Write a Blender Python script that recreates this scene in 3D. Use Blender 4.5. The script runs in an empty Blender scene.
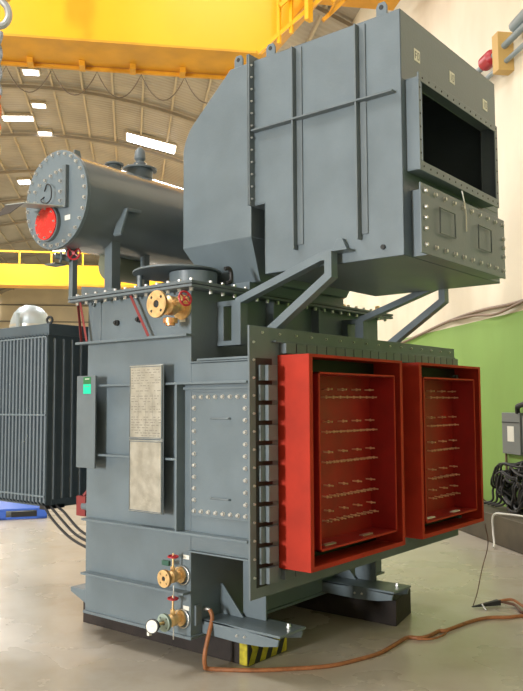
import bpy, bmesh, math, random
from mathutils import Vector, Matrix
random.seed(7)
C = bpy.context.scene.collection
PI = math.pi

# ------------------------------------------------------------------ materials
def mat(name, col, rough=.5, metal=0., noise=0., nscale=6., bump=0., bscale=40., coat=0., emit=None, estr=0., col2=None, spec=.5):
    m = bpy.data.materials.new(name); m.use_nodes = True
    nt = m.node_tree; b = nt.nodes['Principled BSDF']
    b.inputs['Roughness'].default_value = rough
    b.inputs['Metallic'].default_value = metal
    b.inputs['Specular IOR Level'].default_value = spec
    b.inputs['Coat Weight'].default_value = coat
    b.inputs['Base Color'].default_value = (*col, 1)
    tc = nt.nodes.new('ShaderNodeTexCoord')
    if noise:
        n = nt.nodes.new('ShaderNodeTexNoise'); n.inputs['Scale'].default_value = nscale; n.inputs['Detail'].default_value = 6
        nt.links.new(tc.outputs['Object'], n.inputs['Vector'])
        r = nt.nodes.new('ShaderNodeValToRGB')
        c2 = col2 or tuple(max(0, c*(1-noise)) for c in col); c3 = col if col2 else tuple(min(1, c*(1+noise)) for c in col)
        r.color_ramp.elements[0].position = .35; r.color_ramp.elements[1].position = .65
        r.color_ramp.elements[0].color = (*c2, 1); r.color_ramp.elements[1].color = (*c3, 1)
        nt.links.new(n.outputs['Fac'], r.inputs['Fac']); nt.links.new(r.outputs['Color'], b.inputs['Base Color'])
        mr = nt.nodes.new('ShaderNodeMapRange'); mr.inputs['To Min'].default_value = max(.02, rough-.08); mr.inputs['To Max'].default_value = rough+.1
        nt.links.new(n.outputs['Fac'], mr.inputs['Value']); nt.links.new(mr.outputs['Result'], b.inputs['Roughness'])
    if bump:
        n2 = nt.nodes.new('ShaderNodeTexNoise'); n2.inputs['Scale'].default_value = bscale; n2.inputs['Detail'].default_value = 3
        nt.links.new(tc.outputs['Object'], n2.inputs['Vector'])
        bp = nt.nodes.new('ShaderNodeBump'); bp.inputs['Strength'].default_value = bump; bp.inputs['Distance'].default_value = .01
        nt.links.new(n2.outputs['Fac'], bp.inputs['Height']); nt.links.new(bp.outputs['Normal'], b.inputs['Normal'])
    if emit:
        b.inputs['Emission Color'].default_value = (*emit, 1); b.inputs['Emission Strength'].default_value = estr
    return m
GREY = mat('grey_enamel', (.132, .170, .194), .36, noise=.07, nscale=3.5, bump=.08, bscale=60)
GREYG = mat('grey_enamel_glossy', (.150, .180, .195), .22, noise=.05, nscale=3, coat=.4)
GREYD = mat('grey_enamel_flange', (.125, .155, .172), .42, noise=.08, nscale=5)
FING = mat('radiator_enamel', (.062, .088, .108), .45, noise=.08, nscale=9)
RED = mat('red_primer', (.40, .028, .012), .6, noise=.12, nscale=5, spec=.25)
REDI = mat('red_shaded_inside', (.26, .006, .004), .5, noise=.15, nscale=7)  # darker copy of the box red, interior shade put into the colour
WHEEL = mat('red_handwheel', (.42, .02, .03), .4)
STRAPR = mat('red_strap', (.22, .03, .03), .5)
BRASS = mat('brass', (.82, .56, .27), .38, .7, noise=.15, nscale=25)
COPPER = mat('copper_bronze', (.72, .36, .17), .35, .9)
STEEL = mat('zinc_steel', (.62, .62, .60), .33, .85)
STAIN = mat('stainless_plate', (.58, .58, .54), .34, .9, noise=.12, nscale=14, bump=.25, bscale=110)
ENGR = mat('engraving', (.33, .32, .29), .5, .6)
BLACK = mat('black_rubber', (.014, .014, .015), .55)
DARK = mat('dark_gasket', (.02, .022, .022), .7)
WHITE = mat('white_sticker', (.75, .75, .68), .6)
INK = mat('sticker_ink', (.20, .21, .20), .6)
GLAB = mat('green_label_dark', (.02, .16, .05), .5)
GLAB2 = mat('green_label_bright', (.0, .62, .36), .5)
GLASS = mat('red_indicator', (.80, .035, .03), .25, noise=.15, nscale=30)
TIMBER = mat('dark_timber', (.022, .016, .014), .75, noise=.35, nscale=8, bump=.4, bscale=25)
YELST = mat('yellow_paint', (.42, .36, .02), .6, noise=.3, nscale=25)
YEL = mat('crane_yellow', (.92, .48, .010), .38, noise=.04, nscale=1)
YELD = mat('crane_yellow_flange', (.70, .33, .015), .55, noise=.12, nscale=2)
ORHOSE = mat('rust_orange_cable', (.27, .10, .035), .6, noise=.2, nscale=30)
BRCAB = mat('brown_cable', (.10, .045, .025), .6)
BLUE = mat('blue_plastic', (.045, .13, .55), .45)
SILV = mat('silver_tank', (.42, .50, .55), .4, .35)
PANELB = mat('panel_grey', (.16, .18, .18), .5)
CABB = mat('dull_brown_conduit', (.22, .15, .10), .6)
PIPEG = mat('pipe_grey', (.22, .27, .29), .4)
WHT = mat('white_enamel', (.8, .8, .77), .4)
ROPE1 = mat('sling_grey', (.22, .24, .26), .8, noise=.4, nscale=40)
ROPE2 = mat('sling_orange', (.52, .16, .05), .8, noise=.4, nscale=40)
ROPE3 = mat('sling_straw', (.50, .40, .20), .8, noise=.4, nscale=40)
WALLSH = mat('beige_sheet', (.60, .54, .42), .7, noise=.12, nscale=.8)
SKY = mat('skylight_sheet', (.9, .92, 1), .5, emit=(.93, .95, 1), estr=9)
WIN = mat('window_daylight', (.9, .92, 1), .5, emit=(1, .93, .8), estr=2.2)
PURL = mat('roof_purlin', (.46, .39, .27), .6)
ARCH = mat('roof_arch', (.30, .26, .20), .6)

def floor_mat():
    m = mat('painted_concrete', (.45, .41, .345), .26, noise=.05, nscale=.9, bump=.05, bscale=8)
    nt = m.node_tree; b = nt.nodes['Principled BSDF']
    tc = nt.nodes.new('ShaderNodeTexCoord')
    n = nt.nodes.new('ShaderNodeTexNoise'); n.inputs['Scale'].default_value = 3.1; n.inputs['Detail'].default_value = 8; n.inputs['Roughness'].default_value = .7
    nt.links.new(tc.outputs['Object'], n.inputs['Vector'])
    r = nt.nodes.new('ShaderNodeValToRGB'); r.color_ramp.elements[0].position = .30; r.color_ramp.elements[1].position = .55
    r.color_ramp.elements[0].color = (.80, .76, .70, 1); r.color_ramp.elements[1].color = (1, 1, 1, 1)
    nt.links.new(n.outputs['Fac'], r.inputs['Fac'])
    mx = nt.nodes.new('ShaderNodeMix'); mx.data_type = 'RGBA'; mx.blend_type = 'MULTIPLY'; mx.inputs[0].default_value = .6
    src = b.inputs['Base Color'].links[0].from_socket
    nt.links.new(src, mx.inputs[6]); nt.links.new(r.outputs['Color'], mx.inputs[7]); nt.links.new(mx.outputs[2], b.inputs['Base Color'])
    return m
def wall_mat():
    m = mat('two_tone_wall', (.76, .70, .56), .6, noise=.04, nscale=1.2, bump=.1, bscale=12)
    nt = m.node_tree; b = nt.nodes['Principled BSDF']
    tc = nt.nodes.new('ShaderNodeTexCoord'); sp = nt.nodes.new('ShaderNodeSeparateXYZ'); nt.links.new(tc.outputs['Object'], sp.inputs[0])
    lt = nt.nodes.new('ShaderNodeMath'); lt.operation = 'LESS_THAN'; lt.inputs[1].default_value = 2.66
    nt.links.new(sp.outputs['Z'], lt.inputs[0])
    mx = nt.nodes.new('ShaderNodeMix'); mx.data_type = 'RGBA'
    src = b.inputs['Base Color'].links[0].from_socket
    nt.links.new(lt.outputs[0], mx.inputs[0]); nt.links.new(src, mx.inputs[6]); mx.inputs[7].default_value = (.225, .40, .085, 1)
    # streaks and patches of dirt on the plaster
    mp = nt.nodes.new('ShaderNodeMapping'); mp.inputs['Scale'].default_value = (1, .7, .35)
    nt.links.new(tc.outputs['Object'], mp.inputs[0])
    n = nt.nodes.new('ShaderNodeTexNoise'); n.inputs['Scale'].default_value = 1.6; n.inputs['Detail'].default_value = 7
    nt.links.new(mp.outputs[0], n.inputs['Vector'])
    r = nt.nodes.new('ShaderNodeValToRGB'); r.color_ramp.elements[0].position = .35; r.color_ramp.elements[1].position = .6
    r.color_ramp.elements[0].color = (.86, .82, .76, 1); r.color_ramp.elements[1].color = (1, 1, 1, 1)
    nt.links.new(n.outputs['Fac'], r.inputs['Fac'])
    m2 = nt.nodes.new('ShaderNodeMix'); m2.data_type = 'RGBA'; m2.blend_type = 'MULTIPLY'; m2.inputs[0].default_value = .8
    nt.links.new(mx.outputs[2], m2.inputs[6]); nt.links.new(r.outputs['Color'], m2.inputs[7]); nt.links.new(m2.outputs[2], b.inputs['Base Color'])
    return m
def roof_mat():
    m = mat('roof_sheet', (.35, .315, .255), .45, noise=.16, nscale=.7)
    nt = m.node_tree; b = nt.nodes['Principled BSDF']
    tc = nt.nodes.new('ShaderNodeTexCoord')
    w = nt.nodes.new('ShaderNodeTexWave'); w.bands_direction = 'Y'; w.inputs['Scale'].default_value = 1.6; w.inputs['Distortion'].default_value = 0
    nt.links.new(tc.outputs['Object'], w.inputs['Vector'])
    bp = nt.nodes.new('ShaderNodeBump'); bp.inputs['Strength'].default_value = .35; bp.inputs['Distance'].default_value = .03
    nt.links.new(w.outputs['Fac'], bp.inputs['Height']); nt.links.new(bp.outputs['Normal'], b.inputs['Normal'])
    return m
FLOOR, WALL, ROOF = floor_mat(), wall_mat(), roof_mat()

# ------------------------------------------------------------------ mesh builder
class MB:
    def __init__(s): s.v = []; s.f = []
    def add(s, vs, fs):
        o = len(s.v); s.v += [tuple(v) for v in vs]; s.f += [tuple(i+o for i in f) for f in fs]; return s
    def box(s, x0, x1, y0, y1, z0, z1):
        vs = [(x, y, z) for x in (x0, x1) for y in (y0, y1) for z in (z0, z1)]
        return s.add(vs, [(0,1,3,2),(4,6,7,5),(0,4,5,1),(2,3,7,6),(0,2,6,4),(1,5,7,3)])
    def hexa(s, b, t):      # bottom 4 and top 4 points
        return s.add(list(b)+list(t), [(3,2,1,0),(4,5,6,7),(0,1,5,4),(1,2,6,5),(2,3,7,6),(3,0,4,7)])
    def prism(s, poly, axis, a, b):   # poly in the two other axes
        def P(u, w, t): return {'x': (t,u,w), 'y': (u,t,w), 'z': (u,w,t)}[axis]
        n = len(poly); vs = [P(u,w,a) for u,w in poly]+[P(u,w,b) for u,w in poly]
        return s.add(vs, [tuple(range(n-1,-1,-1)), tuple(range(n,2*n))]+[(i,(i+1)%n,n+(i+1)%n,n+i) for i in range(n)])
    def lathe(s, prof, c, d, n=24, cap=True):   # prof: (r, h) along axis d from c
        d = Vector(d).normalized(); c = Vector(c)
        u = d.orthogonal().normalized(); w = d.cross(u)
        vs = []
        for r, h in prof:
            for i in range(n):
                a = 2*PI*i/n; vs.append(c+d*h+(u*math.cos(a)+w*math.sin(a))*r)
        m = len(prof); fs = [(j*n+i, j*n+(i+1)%n, (j+1)*n+(i+1)%n, (j+1)*n+i) for j in range(m-1) for i in range(n)]
        if cap: fs += [tuple(range(n-1,-1,-1)), tuple(range((m-1)*n, m*n))]
        return s.add(vs, fs)
    def cyl(s, p0, p1, r, n=16, r1=None):
        p0, p1 = Vector(p0), Vector(p1); L = (p1-p0).length
        return s.lathe([(r,0),(r if r1 is None else r1,L)], p0, p1-p0, n)
    def beam(s, p0, p1, w, h=None, up=(0,0,1)):
        p0, p1 = Vector(p0), Vector(p1); h = h or w; d = (p1-p0).normalized(); up = Vector(up)
        a = d.cross(up); a = (d.orthogonal() if a.length < 1e-4 else a).normalized(); b = a.cross(d).normalized()
        q = lambda p: [p+a*(w/2)*i+b*(h/2)*j for i, j in ((-1,-1),(1,-1),(1,1),(-1,1))]
        return s.hexa(q(p0), q(p1))
    def tube(s, pts, r, n=8, closed=False):
        pts = [Vector(p) for p in pts]; m = len(pts); vs = []; ref = None
        for i, p in enumerate(pts):
            if closed: t = pts[(i+1)%m]-pts[i-1]
            else: t = pts[min(i+1,m-1)]-pts[max(i-1,0)]
            t.normalize()
            if ref is None: ref = t.orthogonal().normalized()
            ref = (ref-t*ref.dot(t)).normalized(); w = t.cross(ref)
            for k in range(n):
                a = 2*PI*k/n; vs.append(p+(ref*math.cos(a)+w*math.sin(a))*r)
        fs = [(j*n+i, j*n+(i+1)%n, ((j+1)%m)*n+(i+1)%n, ((j+1)%m)*n+i) for j in range(m if closed else m-1) for i in range(n)]
        if not closed: fs += [tuple(range(n-1,-1,-1)), tuple(range((m-1)*n, m*n))]
        return s.add(vs, fs)
    def ring(s, c, d, R, r, n=28, k=8):
        d = Vector(d).normalized(); u = d.orthogonal().normalized(); w = d.cross(u); c = Vector(c)
        return s.tube([c+(u*math.cos(2*PI*i/n)+w*math.sin(2*PI*i/n))*R for i in range(n)], r, k, True)
    def build(s, name, m, parent=None, bevel=0., smooth=True, M=None):
        me = bpy.data.meshes.new(name); me.from_pydata(s.v, [], s.f)
        bm = bmesh.new(); bm.from_mesh(me); bmesh.ops.recalc_face_normals(bm, faces=bm.faces); bm.to_mesh(me); bm.free()
        o = bpy.data.objects.new(name, me); C.objects.link(o)
        for mm in (m if isinstance(m, (list, tuple)) else [m]): me.materials.append(mm)
        if M is not None: me.transform(M)
        if parent is not None:
            off = Vector((0,0,0)); p = parent
            while p is not None: off += p.location; p = p.parent
            me.transform(Matrix.Translation(-off)); o.parent = parent
        if smooth:
            for p in me.polygons: p.use_smooth = True
            me.set_sharp_from_angle(angle=math.radians(32))
        if bevel:
            b = o.modifiers.new('bevel', 'BEVEL'); b.width = bevel; b.segments = 2; b.limit_method = 'ANGLE'; b.angle_limit = math.radians(40)
        return o
def B(x0,x1,y0,y1,z0,z1): return MB().box(x0,x1,y0,y1,z0,z1)
def spline(pts, n=8):
    pts = [Vector(p) for p in pts]; P = [pts[0]*2-pts[1]]+pts+[pts[-1]*2-pts[-2]]; out = []
    for i in range(1, len(P)-2):
        a,b,c,d = P[i-1],P[i],P[i+1],P[i+2]
        for k in range(n):
            t = k/n; out.append(.5*((2*b)+(c-a)*t+(2*a-5*b+4*c-d)*t*t+(3*b-a-3*c+d)*t**3))
    out.append(pts[-1]); return out
def tag(o, label, cat, group=None, kind=None):
    o['label'] = label; o['category'] = cat
    if group: o['group'] = group
    if kind: o['kind'] = kind
    return o
def thing(name, loc, label, cat, group=None):
    o = bpy.data.objects.new(name, None); C.objects.link(o); o.location = loc; o.empty_display_size = .1
    return tag(o, label, cat, group)
def struct(o, label=None):
    o['kind'] = 'structure'
    if label: o['label'] = label
    return o
# a bolt is one mesh placed many times; d is the way its head points
def bolt_mesh(r, h):
    mb = MB().lathe([(r*1.35,0),(r*1.35,h*.2),(r,h*.2),(r*.98,h*.95),(r*.8,h)], (0,0,0), (0,0,1), 6)
    me = bpy.data.meshes.new('bolt'); me.from_pydata(mb.v, [], mb.f); me.materials.append(STEEL); return me
BM = {'big': bolt_mesh(.0125,.020), 'mid': bolt_mesh(.0105,.017), 'tiny': bolt_mesh(.0065,.011)}
def bolts(parent, pts, d, size='mid', name='bolt'):
    q = Vector(d).to_track_quat('Z', 'Y')
    off = Vector((0,0,0)); p = parent
    while p is not None: off += p.location; p = p.parent
    for pt in pts:
        o = bpy.data.objects.new(name, BM[size]); C.objects.link(o); o.parent = parent
        o.location = Vector(pt)-off; o.rotation_mode = 'QUATERNION'; o.rotation_quaternion = q
def bolt_stuff(mb, pts, d, r=.0105, h=.017):
    for p in pts: mb.lathe([(r,0),(r,h)], p, d, 6)
def lin(a, b, n): return [a+(b-a)*i/(n-1) for i in range(n)]

# ------------------------------------------------------------------ camera and the hall's frame
CAM = Vector((-3.4414, -3.3237, 1.6))
yaw, pitch, roll, F = .67695, .07418, -.00531, 773.6
fw = Vector((math.cos(pitch)*math.cos(yaw), math.cos(pitch)*math.sin(yaw), math.sin(pitch)))
rt = Vector((math.sin(yaw), -math.cos(yaw), 0)); up = rt.cross(fw)
r2 = rt*math.cos(roll)+up*math.sin(roll); u2 = -rt*math.sin(roll)+up*math.cos(roll)
cd = bpy.data.cameras.new('camera'); cam = bpy.data.objects.new('camera', cd); C.objects.link(cam)
cam.matrix_world = Matrix(((r2.x,u2.x,-fw.x,CAM.x),(r2.y,u2.y,-fw.y,CAM.y),(r2.z,u2.z,-fw.z,CAM.z),(0,0,0,1)))
cd.sensor_fit = 'HORIZONTAL'; cd.sensor_width = 36; cd.lens = 36*F/523; cd.clip_end = 300
bpy.context.scene.camera = cam
HA = math.radians(48.4); sa, ca = math.sin(HA), math.cos(HA)
HM = Matrix(((sa, ca, 0, CAM.x), (-ca, sa, 0, CAM.y), (0,0,1,0), (0,0,0,1)))   # x right across the hall, y along it
def H(l, t, z): return HM @ Vector((l, t, z))
def hb(mb, name, m, parent=None, **k):
    if parent is None:
        o = mb.build(name, m, None, **k); o.matrix_world = HM; return o
    return mb.build(name, m, parent, M=HM, **k)
WR, WL, T0, T1 = 4.5, -10.5, -9., 60.
def vault(l): return 11.3-.032*(l+3)**2

# ------------------------------------------------------------------ setting
struct(hb(B(WL-.3, WR+.3, T0, T1+.3, -.2, 0), 'floor', FLOOR))
struct(hb(B(WR, WR+.3, T0, T1, 0, vault(WR)+.1), 'wall_right', WALL))
mb = MB()    # left wall with a row of high openings
zs = vault(WL)
mb.box(WL-.3, WL, T0, -5.0, 0, zs); mb.box(WL-.3, WL, -3.0, T1, 0, zs); mb.box(WL-.3, WL, -5.0, -3.0, 4.2, zs)
struct(hb(mb, 'wall_left', WALLSH))
for nm, ta in (('wall_back', T0), ):
    mb = MB(); mb.prism([(WL, 0)]+[(WR, 0)]+[(l, vault(l)) for l in lin(WR, WL, 25)], 'y', ta-.25, ta); struct(hb(mb, nm, WALLSH))
mb = MB(); mb.prism([(WL, 0)]+[(WR, 0)]+[(l, vault(l)) for l in lin(WR, WL, 25)], 'y', T1, T1+.25)
eo = struct(hb(mb, 'wall_far', mat('cream_siding', (.85, .72, .50), .7, noise=.08, nscale=.6)))
for k, z in enumerate((4.6, 6.2, 7.75, 9.0)):
    struct(hb(B(WL, WR, T1-.12, T1-.002, z, z+.09), 'trim_%d' % (k+1), ARCH))
mb = MB(); mb.box(-10.45, -9.75, T1-.1, T1-.003, 7.9, 9.4); struct(hb(mb, 'window_1', WIN))
# vaulted roof
mb = MB(); ls = lin(WL-.3, WR+.3, 33)
vs = [(l, T0, vault(l)) for l in ls]+[(l, T1, vault(l)) for l in ls]+[(l, T0, vault(l)+.12) for l in ls]+[(l, T1, vault(l)+.12) for l in ls]
n = len(ls)
fs = []
for i in range(n-1):
    fs += [(i,i+1,n+i+1,n+i), (2*n+i,3*n+i,3*n+i+1,2*n+i+1), (i,2*n+i,2*n+i+1,i+1), (n+i,n+i+1,3*n+i+1,3*n+i)]
fs += [(0,n,3*n,2*n), (n-1,3*n-1,4*n-1,2*n-1)]
mb.add(vs, fs); struct(hb(mb, 'ceiling', ROOF))
k = 10
for l in [WL+.9*i for i in range(1, 17)]:
    struct(hb(MB().box(l-.03, l+.03, T0, T1, vault(l)-.09, vault(l)-.005), 'trim_%d' % k, PURL)); k += 1
for t in [-2.2+4.3*i for i in range(15)]:
    mb = MB(); ll = lin(WL, WR, 25)
    mb.prism([(l, vault(l)-.09) for l in ll]+[(l, vault(l)-.19) for l in reversed(ll)], 'y', t-.06, t+.06)
    struct(hb(mb, 'trim_%d' % k, ARCH)); k += 1
# raised ledge at the foot of the green wall
struct(hb(B(4.06, WR, T0, 40, 0, .33), 'trim_60', mat('ledge_concrete', (.085, .07, .045), .7, noise=.3, nscale=3), bevel=.01))

# skylights in the vault
def hray(px, py):
    d = r2*((px-261.5)/F)+u2*((345.5-py)/F)+fw
    return Vector((d.x*sa-d.y*ca, d.x*ca+d.y*sa, d.z))
def on_vault(px, py):
    d = hray(px, py); k = 20.
    for _ in range(40): k = (vault(d.x*k)-.12-1.6)/d.z
    return d*k+Vector((0,0,1.6))
sk = [((24,38),(70,75.5),'small bright skylight panel near the yellow crane girder, upper left'), ((33,45),(104,108),'small bright skylight panel just above the long one at left'),
      ((4,32),(116,121),'long bright skylight panel beside the hanging sling'), ((39,51),(132,136),'small bright skylight panel left above the grey drum end'),
      ((127,175),(136,150),'largest white skylight strip above the grey horizontal drum'), ((19,30),(180,184.5),'small skylight panel left of the grey drum end'),
      ((54,66),(250,254),'small far skylight panel below the drum end')]
for (xa, xb), (ya, yb), lab in sk:
    big = xb-xa > 40
    p = on_vault((xa+xb)/2, (ya+yb)/2); a = on_vault(xa, (ya+yb)/2); dt = 2.1 if big else 1.1
    w = (xb-xa)*p.y/F
    p1 = on_vault((xa+xb)/2, (yb-ya)/2+(ya+yb)/2+(0 if not big else 2)); p0 = on_vault((xa+xb)/2, (ya+yb)/2-(yb-ya)/2)
    dt = abs(p0.y-p1.y)*.8 if not big else .8
    t = thing('roof_light', H(p.x, p.y, vault(p.x)-.3), lab, 'skylight', 'skylight panels in the curved roof')
    m1 = MB(); m2 = MB(); la, lb = p.x-w/2, p.x+w/2
    q = lambda l, o: vault(l)-o
    m1.hexa([(la,p.y-dt/2,q(la,.13)),(lb,p.y-dt/2,q(lb,.13)),(lb,p.y+dt/2,q(lb,.13)),(la,p.y+dt/2,q(la,.13))],
            [(la,p.y-dt/2,q(la,.11)),(lb,p.y-dt/2,q(lb,.11)),(lb,p.y+dt/2,q(lb,.11)),(la,p.y+dt/2,q(la,.11))])
    m2.hexa([(la-.05,p.y-dt/2-.05,q(la,.105)),(lb+.05,p.y-dt/2-.05,q(lb,.105)),(lb+.05,p.y+dt/2+.05,q(lb,.105)),(la-.05,p.y+dt/2+.05,q(la,.105))],
            [(la-.05,p.y-dt/2-.05,q(la,.0)),(lb+.05,p.y-dt/2-.05,q(lb,.0)),(lb+.05,p.y+dt/2+.05,q(lb,.0)),(la-.05,p.y+dt/2+.05,q(la,.0))])
    hb(m1, 'diffuser', SKY, t); hb(m2, 'frame', PURL, t)

# ------------------------------------------------------------------ cranes
cr = thing('overhead_crane', H(-3, 10.6, 6.4), 'huge yellow box-girder overhead crane across the top of the photo', 'crane')
prof = [(WL+.3, 7.2), (-8.5, 6.4), (1.75, 6.4), (2.5, 7.3), (3.1, 8.05), (WR-.25, 8.05), (WR-.25, 8.3), (WL+.3, 8.3)]
hb(MB().prism(prof, 'y', 10.2, 10.215).prism(prof, 'y', 11.0, 11.015), 'girder_web', YEL, cr)
def strip(pts, y0, y1, th):
    m = MB()
    for (a, za), (b, zb) in zip(pts[:-1], pts[1:]):
        m.hexa([(a,y0,za-th),(b,y0,zb-th),(b,y1,zb-th),(a,y1,za-th)], [(a,y0,za),(b,y0,zb),(b,y1,zb),(a,y1,za)])
    return m
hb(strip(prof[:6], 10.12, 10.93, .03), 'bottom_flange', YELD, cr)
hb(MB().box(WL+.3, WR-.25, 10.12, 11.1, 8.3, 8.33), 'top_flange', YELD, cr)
for i, l in enumerate(lin(-4.2, 1.4, 9)):
    hb(MB().box(l-.04, l+.04, 10.70, 10.90, 6.29, 6.369), 'bracket', YELD, cr)
hb(MB().box(-5, 1.9, 10.87, 10.92, 6.31, 6.355), 'festoon_rail', YELD, cr)
hb(MB().box(WL+.3, WR-.3, 11.1, 11.7, 8.0, 8.03), 'walkway', YELD, cr)
hb(MB().box(WR-.6, WR-.2, 9.6, 10.9, 8.05, 8.5), 'end_carriage', YEL, cr)
for l in (1.95, 2.12, 2.34):       # posts, ladder rails and rungs at the girder end
    hb(MB().beam((l, 9.95, 6.45+(l-1.95)*.9), (l, 9.95, 8.6), .045), 'railing_post', YEL, cr)
hb(MB().beam((1.65, 9.95, 6.3), (3.2, 9.95, 7.75), .05), 'railing_bar', YEL, cr)
hb(MB().beam((1.95, 9.9, 6.95), (3.3, 9.9, 8.25), .05), 'railing_bar', YEL, cr)
hb(MB().beam((2.34, 9.85, 6.75), (2.34, 9.85, 8.7), .12, .06), 'ladder_post', YEL, cr)
mlad = MB()
mlad.beam((2.6, 9.6, 6.9), (4.0, 9.6, 8.3), .05).beam((2.6, 10.1, 6.9), (4.0, 10.1, 8.3), .05)
for i in range(6): mlad.beam((2.7+.22*i, 9.6, 7.0+.22*i), (2.7+.22*i, 10.1, 7.0+.22*i), .035)
hb(mlad, 'ladder', YELD, cr)
fest = MB(); lp = [-3.6+.62*i for i in range(9)]
pts = []
for a, b in zip(lp[:-1], lp[1:]):
    for i in range(12):
        s = i/12; pts.append((a+(b-a)*s, 10.895, 6.30-.36*4*s*(1-s)))
fest.tube(pts+[(lp[-1], 10.895, 6.30)], .008, 6)
fo = hb(fest, 'festoon_cable', mat('festoon_grey', (.16,.13,.10), .6)); tag(fo, 'thin dark cable looping in swags below the yellow crane girder', 'cable')
cr2 = thing('overhead_crane', H(-3, 30, 6), 'distant yellow crane girder with handrail seen below the grey drum', 'crane')
hb(B(WL+.4, WR-.3, 30, 30.6, 6.15, 6.88), 'girder_web', YEL, cr2); hb(B(WL+.4, WR-.3, 29.9, 30.7, 6.06, 6.15), 'bottom_flange', YELD, cr2)
for l in lin(-10, 4, 13): hb(B(l-.03, l+.03, 29.98, 30.04, 6.88, 7.38), 'railing_post', YEL, cr2)
hb(B(WL+.4, WR-.3, 29.98, 30.04, 7.33, 7.39), 'handrail', YEL, cr2)

# crane hook with the long sling
hk = thing('crane_hook', H(-1.43, 9., 6.2), 'curved grey steel crane hook hanging at the top left corner', 'hook')
hp = spline([(-1.53, 9, 6.40), (-1.51, 9, 6.27), (-1.44, 9, 6.18), (-1.42, 9, 6.07), (-1.46, 9, 5.98), (-1.53, 9, 5.95), (-1.59, 9, 5.99)], 6)
hb(MB().tube(hp, .042, 10), 'hook', mat('hook_grey', (.36,.38,.38), .45, .5), hk)
hb(MB().box(-1.64, -1.42, 8.9, 9.1, 6.30, 6.8), 'hook_block', YEL, hk)
hb(MB().tube([(-1.53, 9, 6.8), (-1.53, 9, 8.8)], .02, 6), 'rope', ROPE1, hk)
sl = thing('lifting_sling', H(-1.53, 9, 5.0), 'long braided sling, grey above and orange and straw below, hanging from the crane hook', 'sling')
def braid(z0, z1, off):
    m = MB()
    for ph in (0, PI):
        m.tube([(-1.53+.025*math.cos(ph+14*z), 9+.025*math.sin(ph+14*z), z) for z in lin(z0, z1, 30)], .032, 6)
    return m
hb(braid(5.88, 5.12, 0), 'upper_strand', ROPE1, sl); hb(braid(5.12, 4.72, 0), 'middle_strand', ROPE2, sl); hb(braid(4.72, 4.38, 0), 'lower_strand', ROPE3, sl)

# ------------------------------------------------------------------ TRANSFORMER
T = thing('power_transformer', (1.2, .45, .19), 'large grey oil-filled power transformer with red terminal boxes, duct and drum on top', 'transformer')
W = .998
body = MB().box(0, 2.6, 0, W, .19, 2.0).box(0, 2.25, 0, W, 2.0, 2.30)
body.v = []; body.f = []
body.prism([(0,.19),(2.27,.19),(2.27,2.305),(0,2.305)], 'y', 0, W)
body = body.build('tank_body', GREY, T, bevel=.004)
# ledges and ribs on the end face
def part(name, mb, m=GREY, parent=None, bevel=.002, **k): return mb.build(name, m, parent or T, bevel=bevel, **k)
part('stiffener', B(-.07, -.001, -.5, W-.035, .815, .829))
part('stiffener', B(-.07, -.001, -.001, W-.035, .455, .470))
part('stiffener', MB().box(-.07, -.001, -.5, .79, 1.715, 1.729))
part('stiffener', B(-.07, -.001, .068, .79, 1.252, 1.266))
part('stiffener', B(-.07, -.001, .054, .068, .829, 1.715))
part('stiffener', B(-.075, -.001, -.03, W+.045, 2.01, 2.026))
part('base_rim', B(-.015, 2.29, -.015, W+.004, .185, .203))
part('weld_seam', MB().tube([(-.001, .86, 2.03), (-.001, .86, 2.3)], .006, 6)).__setitem__('label', 'vertical weld bead')
part('terminal_housing', MB().prism([(0,-.499),(0,-.001),(2.6,-.001),(2.6,-.499)], 'z', .71, 1.845), bevel=.004)
part('housing_lid', MB().box(-.006, 2.6, -.499, .0, 1.847, 1.857).box(-.012, 2.6, -.495, -.06, 1.859, 1.872))
part('stiffener', B(-.025, -.001, -.498, -.001, .706, .716))
part('stiffener', B(-.02, -.001, -.49, .05, 1.683, 1.70))
# bolted inspection cover on the housing side
ip = part('inspection_cover', B(-.014, -.001, -.475, -.02, .925, 1.665))
pts = [(-.014, y, 1.638) for y in lin(-.045, -.45, 8)]+[(-.014, y, .955) for y in lin(-.045, -.45, 8)]
pts += [(-.014, -.045, z) for z in lin(1.57, 1.02, 9)]+[(-.014, -.45, z) for z in lin(1.57, 1.02, 9)]
bolts(ip, pts, (-1,0,0), 'mid')
for z in (1.51, 1.04):
    MB().tube(spline([(-.014,-.19,z),(-.035,-.20,z),(-.035,-.32,z),(-.014,-.33,z)],4), .006, 6).build('grab_handle', GREYD, ip)
# nameplates
np_ = part('nameplate_bracket', MB().box(-.088, -.082, .15, .462, .92, 1.85).box(-.082, -.001, .24, .25, .94, 1.83).box(-.082, -.001, .36, .37, .94, 1.83), GREYD)
for z0, z1 in ((1.38, 1.842), (.925, 1.372)):
    pl = part('nameplate', B(-.096, -.089, .156, .456, z0, z1), STAIN); pl['label'] = 'engraved stainless rating plate' if z0 > 1 else 'plain polished stainless plate'
    fr = MB()
    for y in (.158, .450): fr.box(-.099, -.096, y-.003, y+.003, z0+.004, z1-.004)
    fr.box(-.099, -.096, .158, .45, z0+.004, z0+.009).box(-.099, -.096, .158, .45, z1-.012, z1-.007)
    fr.build('border', GREYD, pl)
    if z0 > 1:
        e = MB()
        for i in range(26):
            z = z1-.03-i*.0165
            if i in (9, 17): continue
            y = .435
            while y > .18:
                w = random.uniform(.006, .035); 
                if random.random() < .72: e.box(-.0966, -.096, y-w, y, z-.0025, z+.0025)
                y -= w+random.uniform(.005, .02)
        for y in (.37, .30, .24): e.box(-.0966, -.096, y, y+.0015, z0+.03, z0+.28)
        e.build('engraved_table', ENGR, pl)
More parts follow.
